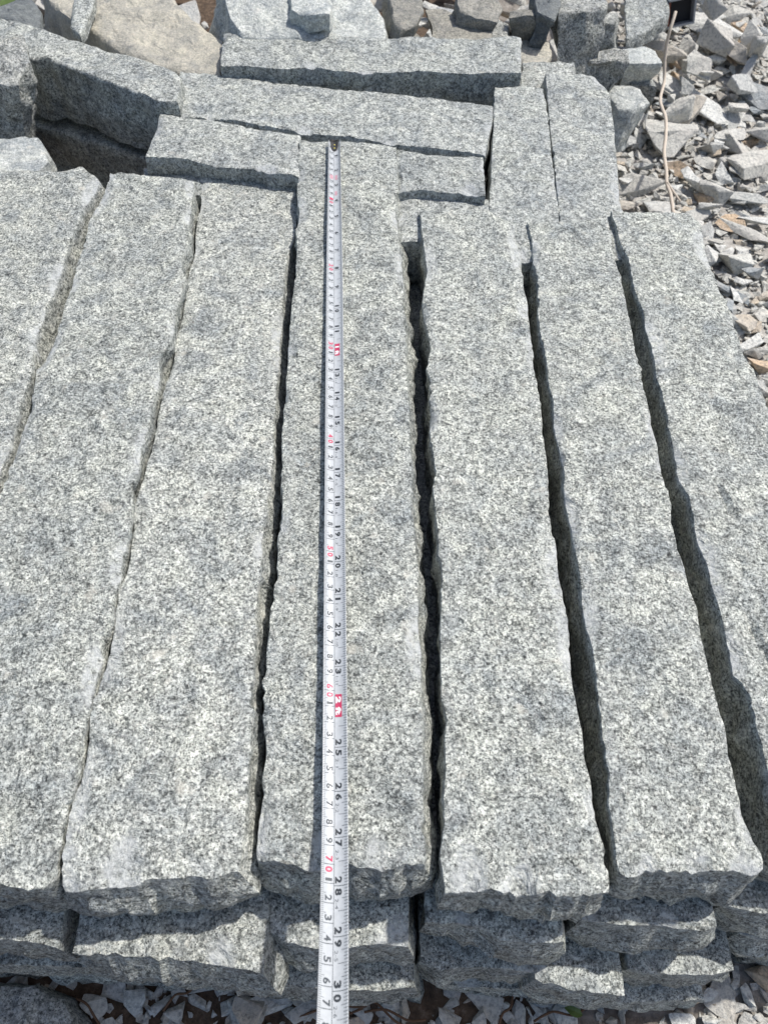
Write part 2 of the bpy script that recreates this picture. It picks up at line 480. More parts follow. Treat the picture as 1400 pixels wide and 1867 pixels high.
block('granite_block',
      [(768, 378), (767, 389), (770, 431), (776, 469), (779, 494), (773, 529), (770, 554), (776, 589), (786, 634), (777, 671), (784, 697),
       (787, 740), (784, 789), (791, 823), (794, 869), (789, 897), (796, 934), (800, 1003), (807, 1054), (803, 1117), (804, 1189), (806, 1246),
       (804, 1269), (816, 1309), (811, 1346), (814, 1397), (809, 1446), (811, 1503), (804, 1551), (807, 1594), (811, 1629)],
      [(935, 403), (940, 431), (950, 469), (953, 494), (954, 526), (963, 549), (964, 589), (970, 626), (973, 669), (979, 697), (987, 746),
       (987, 789), (996, 840), (1001, 931), (1007, 969), (1016, 1003), (1017, 1037), (1027, 1083), (1036, 1126), (1039, 1174), (1041, 1231),
       (1049, 1283), (1059, 1331), (1066, 1389), (1079, 1437), (1081, 1483), (1094, 1529), (1100, 1569), (1107, 1597), (1109, 1626)],
      'straight granite block just right of the block under the tape', zf=-0.7, zn=-1.0,
      far=[(830, 380), (888, 382), (905, 395)], near=[(836, 1624), (893, 1621), (936, 1629), (993, 1631), (1064, 1634), (1087, 1629)],
      fl=0.0, fr=-0.35, fn=0.5, seed=5, res=.36, T=6, chips=16)
block('granite_block',
      [(962, 402), (970, 434), (973, 469), (979, 503), (983, 537), (981, 571), (987, 611), (996, 649), (999, 697), (1009, 731), (1011, 777),
       (1019, 817), (1027, 843), (1029, 869), (1027, 889), (1036, 934), (1046, 983), (1056, 1046), (1064, 1111), (1073, 1154), (1084, 1200),
       (1087, 1246), (1093, 1289), (1100, 1346), (1103, 1365), (1110, 1421), (1110, 1477), (1117, 1519), (1121, 1560), (1131, 1594)],
      [(1104, 388), (1107, 398), (1114, 430), (1119, 470), (1131, 499), (1139, 538), (1143, 562), (1153, 603), (1157, 639), (1167, 668),
       (1175, 711), (1182, 748), (1186, 771), (1198, 821), (1206, 866), (1221, 916), (1221, 949), (1234, 1002), (1242, 1019), (1251, 1061),
       (1270, 1111), (1278, 1164), (1292, 1220), (1297, 1240), (1306, 1276), (1320, 1324), (1329, 1379), (1342, 1435), (1359, 1496), (1373, 1532),
       (1387, 1560), (1391, 1583)],
      'granite block between two dark gaps, second from the right edge of the photo', zf=-0.7, zn=-1.0,
      far=[(1000, 404), (1050, 402), (1090, 396)], near=[(1150, 1602), (1170, 1594), (1206, 1585), (1267, 1590), (1329, 1585), (1351, 1588), (1373, 1600)],
      fl=-0.05, fr=-0.35, fn=0.9, seed=6, res=.36, T=6, chips=12)
block('granite_block',
      [(1114, 384), (1117, 398), (1124, 415), (1131, 442), (1146, 470), (1153, 504), (1159, 540), (1172, 567), (1177, 601), (1187, 622),
       (1194, 654), (1196, 685), (1206, 711), (1216, 757), (1221, 782), (1231, 827), (1239, 877), (1256, 908), (1267, 961), (1276, 991),
       (1292, 1025), (1305, 1072), (1317, 1122), (1331, 1172), (1342, 1234), (1351, 1240), (1370, 1273), (1384, 1337), (1395, 1379), (1410, 1440),
       (1430, 1500), (1450, 1560)],
      [(1257, 386), (1278, 408), (1286, 451), (1298, 485), (1310, 528), (1327, 562), (1334, 581), (1353, 644), (1372, 673), (1392, 735),
       (1420, 780), (1470, 900), (1540, 1080), (1640, 1330), (1730, 1560)],
      'granite block on the right edge of the photo, cracked and pitted near the frame', zf=-0.6, zn=-1.0,
      far=[(1160, 385), (1210, 387), (1240, 386)], fl=0.05, fr=0.4, fn=0.8, seed=7, res=.36, cracks=[(1350, 955, 1308, 870, 1.5, .42), (1360, 1060, 1352, 985, 1.0, .28), (1425, 1230, 1364, 1120, 1.5, .45), (1300, 795, 1310, 758, 1.0, .25)], T=6, chips=14)

# --- blocks laid crosswise behind
block('granite_block', [(262, 303), (262, 345)], [(545, 331), (545, 372)],
      'granite block laid crosswise, only its narrow left end showing behind the row', zf=-2.4, zn=-2.4, res=0.45, T=5.5, fl=.1, fr=.1, seed=11, mat=M_GB, chips=4,
      far=[(300, 308), (355, 318), (420, 325), (480, 322)])
block('granite_block', [(293, 207), (266, 286)], [(548, 246), (546, 322)],
      'crosswise granite block left of the tape hook, in front of the longer cross block', zf=-0.5, zn=-0.5, res=0.45, T=5.5, fl=.2, fr=0, fn=0.1, seed=12, mat=M_GB, chips=6,
      far=[(330, 214), (420, 224), (500, 240)], near=[(330, 287), (390, 300), (450, 305), (500, 316)])
block('granite_block', [(724, 271), (727, 349)], [(880, 284), (884, 358)],
      'short piece of crosswise granite block right of the tape block, ending at a dark gap', zf=-0.6, zn=-0.6, res=0.45, T=5.5, fl=0, fr=.1, fn=0.1, seed=13, mat=M_GB, chips=4,
      far=[(780, 280), (830, 284)], near=[(760, 345), (800, 350), (850, 353)])
block('granite_block', [(726, 351), (727, 440)], [(900, 376), (880, 440)],
      'crosswise granite block squeezed between the tape block and the block to its right', zf=-1.5, zn=-1.5, res=0.45, T=5, fl=0, fr=.1, fn=0.1, seed=14, mat=M_GB, chips=4,
      far=[(770, 356), (820, 362), (890, 362)], near=[(768, 440)])
block('granite_block', [(330, 131), (318, 209)], [(903, 190), (884, 280)],
      'long crosswise granite block directly behind the tape hook', zf=-0.6, zn=-0.6, res=0.45, T=5.5, fl=.2, fr=.2, fn=0.1, seed=15, mat=M_GB, chips=8,
      far=[(350, 133), (420, 138), (545, 155), (610, 163), (700, 168), (800, 180)], near=[(370, 213), (440, 222), (545, 240), (640, 247), (720, 263), (820, 274)])
block('granite_block', [(408, 60), (402, 119)], [(950, 66), (950, 131)],
      'long crosswise granite block farthest back, with a dark wedge-shaped gap before it', zf=0.6, zn=0.6, res=0.5, T=6.5, fl=.1, fr=.05, fn=0.05, seed=16, mat=M_GB, chips=8,
      far=[(450, 62), (560, 66), (700, 70), (780, 68), (880, 70)], near=[(460, 120), (520, 124), (580, 122), (660, 131), (760, 128), (860, 132)])
block('granite_block', [(902, 158), (900, 230), (896, 300), (892, 376), (895, 470)], [(990, 160), (997, 200), (1003, 260), (1010, 320), (1018, 378), (1022, 480)],
      'narrow lengthwise granite block behind the row, right of the dark gap', zf=-0.5, zn=-1.4, res=0.45, T=5.0, fl=-.1, fr=.1, fn=0.1, seed=17, mat=M_GB, chips=8,
      far=[(930, 158), (960, 155)])
block('granite_block', [(995, 132), (1000, 200), (1006, 260), (1013, 320), (1021, 400), (1030, 480)], [(1085, 138), (1110, 170), (1118, 230), (1124, 300), (1136, 380), (1148, 470)],
      'lengthwise granite block with a slanted far corner, edging the rubble behind the row', zf=-0.5, zn=-1.4, res=0.45, T=5.0, fl=0, fr=.3, fn=0.1, seed=18, mat=M_GB, chips=8,
      far=[(1020, 134), (1060, 132)])

# --- lower layers: (left px, right px, near edge points, z, back length cm)
def lower(nearpts, z, label, seed, back=62, T=6.0, dxl=0.0, dxr=0.0, fn=0.6, mat=None, res=0.5, fr=0.25, fl=0.2, tilt=0.0):
    P = [at(q[0], q[1], z) for q in nearpts]
    a, b = P[0], P[-1]
    L = [(a.x + dxl, a.y + back, z + tilt), (a.x, a.y, z)]
    R = [(b.x + dxr, b.y + back, z + tilt), (b.x, b.y, z)]
    nr = [(q.x, q.y, z) for q in P[1:-1]]
    return block('granite_block', L, R, label, zf=z, zn=z, near=nr, T=T, px=False, res=res, fn=fn, fr=fr, fl=fl, seed=seed, mat=mat or M_G, chips=6, rough=1.25)

lower([(-150, 1705), (0, 1712), (60, 1716), (104, 1728)], -6.6, 'shaded block end at the lower left, left of the black upright gap, second layer', 21, fn=.5, dxl=1)
lower([(131, 1737), (257, 1743), (286, 1750), (343, 1749), (420, 1764), (480, 1776)], -6.6, 'block end with sunlit ledge and pale right corner below the widest block', 22, fn=.9, fr=.9)
lower([(478, 1690), (520, 1716), (580, 1732), (640, 1726), (690, 1721), (744, 1726)], -7.0, 'block end with a sunlit speckled ledge behind the hanging tape, second layer', 23, dxr=1.8, fr=.2)
lower([(776, 1680), (840, 1686), (893, 1690), (905, 1712), (960, 1720), (1028, 1716)], -7.0, 'block end with a chipped light lip, below the block right of the tape, second layer', 24)
lower([(1062, 1676), (1100, 1682), (1200, 1688), (1285, 1697), (1305, 1688)], -7.0, 'block end with a bright sunlit ledge near the lower right corner, second layer', 25, fn=.7)
lower([(1322, 1648), (1350, 1657), (1400, 1665), (1600, 1680)], -7.0, 'block end cut by the right photo edge at the lower right corner, second layer', 26, dxl=-1, dxr=2)
lower([(-150, 1752), (0, 1756), (130, 1762), (290, 1768)], -12.8, 'dark recessed block end at the lower left, third layer', 31, fn=.4)
lower([(300, 1775), (350, 1778), (420, 1782), (428, 1796), (486, 1800)], -12.8, 'small dark block end under the pale corner of the second layer, third layer', 32, fn=.3)
lower([(492, 1790), (560, 1800), (640, 1806), (700, 1806), (756, 1800)], -13.2, 'dark block end directly behind the lower tape, third layer', 33, fn=.4)
lower([(766, 1752), (785, 1757), (800, 1768), (880, 1762), (940, 1768), (974, 1772)], -13.2, 'block end with a pale-lipped ledge right of the lower tape, third layer', 34, fn=.5)
lower([(976, 1784), (1030, 1800), (1090, 1812), (1139, 1815)], -13.2, 'block end between the pale-lipped ledge and a small black hole, third layer', 35, fn=.3)
lower([(1146, 1766), (1180, 1774), (1240, 1777), (1300, 1776), (1338, 1768)], -13.2, 'block end with a light ledge above the bright gravel, third layer', 36, fn=.4)
lower([(1350, 1700), (1400, 1712), (1500, 1722), (1600, 1730)], -13.2, 'rough block end at the right edge of the photo, third layer', 37, dxr=2)
lower([(-150, 1765), (100, 1772), (260, 1780), (480, 1790)], -18.6, 'dark bottom block under the lower left corner of the stack', 41, T=5.5, fn=.2)
lower([(496, 1806), (600, 1814), (700, 1812), (758, 1810)], -18.9, 'dark bottom block behind the lower tape', 42, T=5.2, fn=.2)
lower([(800, 1795), (880, 1800), (960, 1800)], -18.9, 'bottom block right of the lower tape, touching the stones', 43, T=5.2, fn=.2)
lower([(975, 1822), (1060, 1830), (1160, 1826), (1285, 1822)], -18.9, 'wide bottom block with a pale lip above the gravel at the lower right', 44, T=5.2, fn=.2)
lower([(1380, 1740), (1480, 1750), (1600, 1760)], -18.9, 'bottom block at the right edge of the photo', 45, T=5.2, fn=.2)
# blocks carrying the cross-laid ones behind (seen only as dark depth in the gaps)
block('granite_block', [(-22, 112, -7), (-22, 78, -7)], [(11, 112, -7), (11, 78, -7)], 'shaded block under the crosswise blocks, behind the row', zf=-7, zn=-7, px=False, res=.8, T=8, seed=51, chips=0, mat=M_GB)
block('granite_block', [(-22, 111, -15), (-22, 77, -15)], [(20, 111, -15), (20, 77, -15)], 'lowest shaded block under the crosswise blocks', zf=-15, zn=-15, px=False, res=.8, T=8, seed=52, chips=0, mat=M_GB)
block('granite_block', [(12, 104, -8), (12, 79, -8)], [(21.5, 104, -8), (21.5, 79, -8)], 'shaded block under the two lengthwise blocks beside the rubble', zf=-8, zn=-8, px=False, res=.8, T=8, seed=53, chips=0, mat=M_GB)

# ------------------------------------------------------------------ rocks with a traced plan
def rock(name, pts, z, T, label, mat=None, tilt=(0, 0), seed=0, rough=1.0, shrink=0.0, cat='rock', group=None, res=0.8, edge=0.25, dome=0.0, lean=(0, 0)):
    rnd = random.Random(seed + 100)
    c0 = at(sum(p[0] for p in pts) / len(pts), sum(p[1] for p in pts) / len(pts), z)
    P = [at(q[0], q[1], z, tilt[0], tilt[1], (c0.x, c0.y)) for q in pts]
    # resampled outline with the corners kept
    ring = []
    for a, b in zip(P, P[1:] + P[:1]):
        k = max(1, int(round((b - a).length / res)))
        for i in range(k): ring.append(a.lerp(b, i / k))
    area = sum(a.x * b.y - b.x * a.y for a, b in zip(ring, ring[1:] + ring[:1]))
    if area > 0: ring.reverse()
    n = len(ring)
    c = sum(ring, Vector()) / n
    sd = Vector((seed * 11.3, seed * 4.7, seed * 2.9))
    verts = [c + Vector((0, 0, dome))]
    R = max(3, int((sum((q - c).length for q in ring) / n) / res))
    faces = []
    rings = []
    for r in range(1, R + 1):
        f = r / R; cur = []
        for q in ring:
            p = c.lerp(q, f); s = p + sd
            p = p + Vector((0, 0, dome * (1 - f * f) + rough * (0.5 * (0.5 - noise.voronoi(s * 0.25)[0][0]) + 0.3 * noise.noise(s * 0.16) + 0.18 * noise.noise(s * 0.5) + 0.10 * noise.noise(s * 1.4))))
            if r == R:
                p.z -= edge * (0.6 + 0.8 * noise.noise(s * 0.7)) * 0.8
                p += Vector((0.22 * noise.noise(s * 0.9), 0.22 * noise.noise(s * 0.9 + Vector((5, 5, 5))), 0)) * rough
            verts.append(p); cur.append(len(verts) - 1)
        rings.append(cur)
    for k in range(n): faces.append((0, rings[0][k], rings[0][(k + 1) % n]))
    for a, b in zip(rings, rings[1:]):
        for k in range(n): faces.append((a[k], b[k], b[(k + 1) % n], a[(k + 1) % n]))
    prev = rings[-1]
    K = max(4, int(T / res))
    base = [verts[i].copy() for i in prev]
    for r in range(1, K + 1):
        f = r / K if r > 1 else 0.4 / K
        cur = []
        for k in range(n):
            b = base[k]
            tv = base[(k + 1) % n] - base[k - 1]; nn = Vector((-tv.y, tv.x, 0)).normalized() if Vector((tv.x, tv.y)).length > 1e-6 else Vector((0, 0, 0))
            p = Vector((b.x, b.y, b.z - T * f)); s = p + sd
            d = (0.12 if r == 1 else 0.1 + rough * (0.8 * (0.5 - noise.voronoi(s * 0.3)[0][0]) + 0.3 * (0.5 - noise.voronoi(s * 0.9)[0][0]) + 0.45 * noise.noise(s * 0.2) + 0.3 * noise.noise(s * 0.6) + 0.1 * noise.noise(s * 1.7))) - shrink * f * T
            p += nn * d + Vector((lean[0], lean[1], 0)) * T * f
            verts.append(p); cur.append(len(verts) - 1)
        for k in range(n): faces.append((prev[k], cur[k], cur[(k + 1) % n], prev[(k + 1) % n]))
        prev = cur
    faces.append(tuple(prev))
    org = Vector((c.x, c.y, c.z - T))
    me = bpy.data.meshes.new(name); me.from_pydata([tuple((p - org) * CM) for p in verts], [], faces); me.update()
    bm = bmesh.new(); bm.from_mesh(me); bmesh.ops.recalc_face_normals(bm, faces=bm.faces)
    for f_ in bm.faces: f_.smooth = True
    for e in bm.edges:
        if len(e.link_faces) == 2 and e.calc_face_angle(0) > 0.75: e.smooth = False
    bm.to_mesh(me); bm.free()
    o = link_mesh(name, me, mat or M_GB, org * CM + Vector((0, 0, GROUND)))
    tag(o, label, cat, group)
    return o

# left of the cross blocks
rock('granite_block', [(-60, 8), (0, 34), (25, 38), (100, 62), (170, 84), (250, 106), (318, 128), (330, 140), (322, 182), (300, 183), (280, 180), (255, 168), (230, 160), (200, 148), (175, 138), (155, 130),
     (110, 115), (85, 103), (60, 104), (45, 100), (-60, 66)], 0.9, 7.2, 'thick granite block lying askew at the upper left, its front face in deep shade', M_GB, seed=61, cat='granite block', group='split granite blocks of the stack', res=.5, edge=.15, rough=.7)
rock('granite_block', [(-60, 150), (60, 165), (200, 190), (290, 215), (300, 286), (262, 284), (200, 264), (140, 248), (90, 234), (45, 224), (-60, 198)], -7.6, 7.0,
     'dark granite block in the shaded pit under the askew block', M_GB, seed=62, cat='granite block', group='split granite blocks of the stack', res=.5, edge=.2, rough=.35)
rock('rock', [(-70, 40), (10, 62), (42, 66), (52, 90), (46, 120), (30, 150), (-70, 150)], 3.6, 14.0, 'rough upright grey rock cut by the left edge of the photo', M_GD, tilt=(0, 0.15), seed=63, rough=1.5, shrink=0.02, res=.5, lean=(-.28, 0.1))
rock('rock', [(-60, 250), (20, 254), (48, 246), (72, 252), (82, 275), (90, 300), (60, 330), (-60, 330)], -2.0, 7.0, 'small pale rock between the rough upright rock and the leftmost block', M_PALE, seed=64, rough=1.3, res=.6)
rock('rock', [(70, -40), (85, -5), (120, 28), (160, 48), (198, 78), (240, 104), (290, 120), (331, 133), (400, 137), (406, 72), (350, 35), (300, -20), (260, -60)], -0.6, 7.5,
     'big beige slab at the upper left with a smooth weathered face', M_BEIGE, tilt=(0.02, 0.10), seed=65, rough=1.0, shrink=-0.22)
rock('stone_shard', [(130, 46), (146, 63), (156, 36), (166, 16), (172, -14), (138, -14), (134, 10)], 1.1, 1.2, 'thin grey pointed shard lying on the big beige slab', M_GB, tilt=(0.02, 0.10), seed=66, cat='stone shard', res=.5, rough=.5)
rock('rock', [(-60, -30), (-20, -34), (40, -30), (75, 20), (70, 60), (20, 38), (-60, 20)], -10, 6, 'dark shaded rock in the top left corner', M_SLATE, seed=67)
rock('rock', [(400, -40), (420, 30), (443, 58), (500, 66), (590, 68), (600, 20), (560, -40)], 2.0, 9, 'large pale boulder behind the farthest crosswise block, its left face dark', M_PALE, tilt=(-0.05, 0.25), seed=68, rough=1.5, shrink=-0.35)
rock('rock', [(529, -14), (532, 14), (562, 24), (601, 27), (604, 2), (590, -14)], 3.2, 1.9, 'small block-shaped stone lying on the pale boulder', M_PALE, seed=69, rough=.7, res=.5)
rock('rock', [(600, -30), (598, 20), (590, 70), (640, 76), (705, 74), (698, 30), (675, 0), (660, -30)], 1.0, 9, 'creamy white rock behind the middle of the farthest crosswise block', M_PALE, tilt=(0.05, 0.15), seed=70, rough=1.3)
BR = 'broken rocks behind the stack'
back = [
 ([(705, -20), (718, 30), (730, 55), (762, 42), (772, 20), (768, -20)], 1.5, 8, M_BROWN, 'brown grey upright rock right of the creamy white rock'),
 ([(698, 46), (700, 78), (775, 78), (760, 58), (730, 48)], -1.5, 6, M_BROWN, 'low reddish brown rock peeping over the farthest crosswise block'),
 ([(776, 18), (785, 40), (790, 76), (895, 76), (895, 46), (850, 26), (800, 14)], -0.5, 7, M_BROWN, 'ridged brown grey rock behind the farthest crosswise block'),
 ([(832, -6), (838, 20), (870, 34), (905, 38), (915, 14), (900, -8)], 1.0, 6, M_BROWN, 'rounded brown rock on top of the ridged rock'),
 ([(888, 46), (892, 72), (925, 72), (926, 42), (908, 32)], -1.5, 6, M_GD, 'small light wedge of rock left of a little upright block'),
 ([(930, 18), (928, 30), (972, 32), (976, 22), (950, 14)], 0.2, 6, M_BROWN, 'little upright squared rock with a shaded front'),
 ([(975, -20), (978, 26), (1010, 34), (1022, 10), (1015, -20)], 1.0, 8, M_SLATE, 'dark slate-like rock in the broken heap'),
 ([(1015, -20), (1020, 22), (1068, 20), (1108, 12), (1102, -20)], 0.5, 7, M_GD, 'pale grey rock at the top of the broken heap'),
 ([(1000, 42), (1006, 52), (1060, 48), (1120, 38), (1124, 24), (1070, 22), (1030, 26)], -2.0, 7.5, M_GD, 'squarish grey rock with a broad front face behind the slanted block'),
 ([(953, 66), (950, 92), (952, 118), (990, 118), (1006, 100), (1000, 80), (980, 68)], -3.0, 5, M_BEIGE, 'pale flat oval stone at the right end of the farthest crosswise block'),
 ([(953, 113), (950, 150), (948, 170), (1056, 170), (1052, 140), (1045, 114)], -2.6, 5, M_GB, 'pale smooth slab tucked behind the two lengthwise blocks'),
 ([(1068, 96), (1074, 112), (1120, 108), (1146, 112), (1144, 92), (1120, 88)], -5.0, 6, M_GD, 'grey squared rock beside the far corner of the slanted block'),
 ([(1136, 88), (1142, 116), (1180, 118), (1206, 116), (1196, 92), (1170, 84)], -6.5, 5, M_PALE, 'white topped rock with a dark front at the rubble edge'),
 ([(1139, -40), (1140, 20), (1141, 72), (1170, 60), (1200, 36), (1219, 22), (1222, -40)], -7.5, 2.0, M_GB, 'tall blue grey slab at the top right with a shaded left face'),
 ([(1104, 150), (1112, 172), (1130, 196), (1152, 200), (1184, 184), (1166, 162), (1140, 156)], -9.0, 5.5, M_PALE, 'pale wedge of stone with a dark left face beside the slanted block'),
 ([(1110, 118), (1118, 140), (1160, 152), (1196, 156), (1186, 134), (1150, 120)], -9.0, 4, M_GD, 'grey stone just above the pale wedge of stone'),
]
for i, (pts, z, T, m, lab) in enumerate(back):
    rock('rock', pts, z, T, lab, m, tilt=((i % 3 - 1) * 0.05, 0.05 * (i % 4)), seed=80 + i, rough=0.9, edge=0.1, res=.45, group=BR, shrink=0.12, lean=((i * 37 % 11 - 5) * 0.07, (i * 53 % 7 - 4) * 0.09))
rock('rock', [(-20, 1800), (-20, 1880), (20, 1930), (135, 1930), (130, 1850), (112, 1822), (60, 1800)], -20.2, 3.0, 'big grooved grey slab on the ground in the lower left corner', M_GD, tilt=(-0.05, -0.12), seed=120, rough=1.0)

# ------------------------------------------------------------------ rubble
def chip_template(i):
    r = random.Random(900 + i)
    sx = 1.0; sy = r.uniform(0.38, 0.85); sz = r.uniform(0.16, 0.48)
    bm = bmesh.new()
    n = r.randint(8, 14)
    for _ in range(n):
        while True:
            v = Vector((r.uniform(-1, 1), r.uniform(-1, 1), r.uniform(-1, 1)))
            if 0.55 < v.length < 1.25: break
        kb = 1.0 if i % 3 else 1.3
        v = Vector((max(-1, min(1, v.x * kb)), max(-1, min(1, v.y * kb)), max(-.8, min(.8, v.z * 1.3))))
        bm.verts.new((v.x * sx, v.y * sy, v.z * sz))
    res = bmesh.ops.convex_hull(bm, input=bm.verts)
    bmesh.ops.delete(bm, geom=[e for e in res['geom_interior'] if isinstance(e, bmesh.types.BMVert)], context='VERTS')
    bmesh.ops.dissolve_limit(bm, angle_limit=radians(14), verts=bm.verts, edges=bm.edges)
    bmesh.ops.bevel(bm, geom=list(bm.edges), offset=0.025, segments=1, affect='EDGES')
    bmesh.ops.triangulate(bm, faces=[f for f in bm.faces if len(f.verts) > 4])
    bmesh.ops.recalc_face_normals(bm, faces=bm.faces)
    bmesh.ops.subdivide_edges(bm, edges=[e for e in bm.edges if e.calc_length() > 0.35], cuts=1, use_grid_fill=True)
    for v in bm.verts:
        q = v.co * 1.6 + Vector((i * 7.1, 0, 0))
        v.co += Vector((noise.noise(q), noise.noise(q + Vector((9, 0, 0))), noise.noise(q + Vector((0, 9, 0))) * .7)) * 0.10
    bmesh.ops.triangulate(bm, faces=[f for f in bm.faces if len(f.verts) > 3])
    me = bpy.data.meshes.new('rubble_stone'); bm.to_mesh(me); bm.free()
    return me
TPL = [chip_template(i) for i in range(26)]
TMAT = {}
def tpl(i, mat):
    k = (i, mat.name)
    if k not in TMAT:
        me = TPL[i].copy(); me.materials.append(mat); TMAT[k] = me
    return TMAT[k]

HM = {}
def hget(x, y): return HM.get((int(x // 0.8), int(y // 0.8)))
def settle(x, y, a, b, c, yaw):
    """height for a chip of half sizes a, b, c laid on what is already there"""
    cs, sn = cos(yaw), sin(yaw); hs = []; cells = []
    k = int(a / 0.8) + 1
    for i in range(-k, k + 1):
        for j in range(-k, k + 1):
            dx, dy = i * 0.8, j * 0.8
            u = (dx * cs + dy * sn) / a; v = (-dx * sn + dy * cs) / b
            if u * u + v * v < 0.8:
                cell = (int((x + dx) // 0.8), int((y + dy) // 0.8))
                g = HM.get(cell)
                if g is None: g = gz(x + dx, y + dy)
                hs.append(g); cells.append((cell, 1 - (u * u + v * v)))
    if not hs: return gz(x, y), []
    hs.sort()
    base = hs[int(len(hs) * 0.55)]
    return base, cells
def put(x, y, a, b, c, yaw, z=None, r=None, tiltmax=0.35):
    base, cells = settle(x, y, a, b, c, yaw)
    if z is None: z = base + c * 0.45
    for cell, f in cells:
        HM[cell] = max(HM.get(cell, -99), z + c * 0.5 * sqrt(max(0, f)))
    return z

def in_rubble(px, py):
    """is this photo position open rubble at the right, or the ground strip along the bottom"""
    bnd = [(-40, 1150), (120, 1090), (300, 1110), (385, 1125), (390, 1240), (480, 1270), (560, 1300), (640, 1330), (740, 1370), (800, 1420), (900, 1480)]
    if -60 < py < 900 and px < 1480:
        for (y0, x0), (y1, x1) in zip(bnd, bnd[1:]):
            if y0 <= py <= y1:
                return px > x0 + (x1 - x0) * (py - y0) / max(1, y1 - y0) - 25
    if 1770 < py < 1960 and -60 < px < 1470: return True
    if 1650 < py <= 1770 and px > 1340 and px < 1470: return True
    return False

items = []
r = random.Random(77)
# random bed of stones, larger ones last so that they lie on top
cands = []
for k in range(60000):
    x = r.uniform(-30, 100); y = r.uniform(-8, 200)
    p = proj((x, y, -22))
    if in_rubble(*p): cands.append((x, y))
r.shuffle(cands)
placed = []
def try_place(n, amin, amax, gap):
    c = 0
    for (x, y) in cands:
        if c >= n: break
        a = amin + (amax - amin) * r.random() ** 1.8
        if y < 8:
            a = min(a, 1.9)
            if x < 24 and r.random() < 0.55: continue
        if any((x - q[0]) ** 2 + (y - q[1]) ** 2 < (gap * (a + q[2])) ** 2 for q in placed[-n:] if abs(y - q[1]) < 6): continue
        b = a * r.uniform(0.5, 0.9); cc = a * r.uniform(0.28, 0.55)
        placed.append((x, y, a, b, cc, r.uniform(0, pi), r.random())); c += 1
    r.shuffle(cands)
try_place(3200, 0.35, 1.0, 0.28)
n_small = len(placed)
try_place(1300, 0.85, 1.8, 0.38)
n_mid = len(placed)
try_place(90, 1.8, 2.7, 0.75)

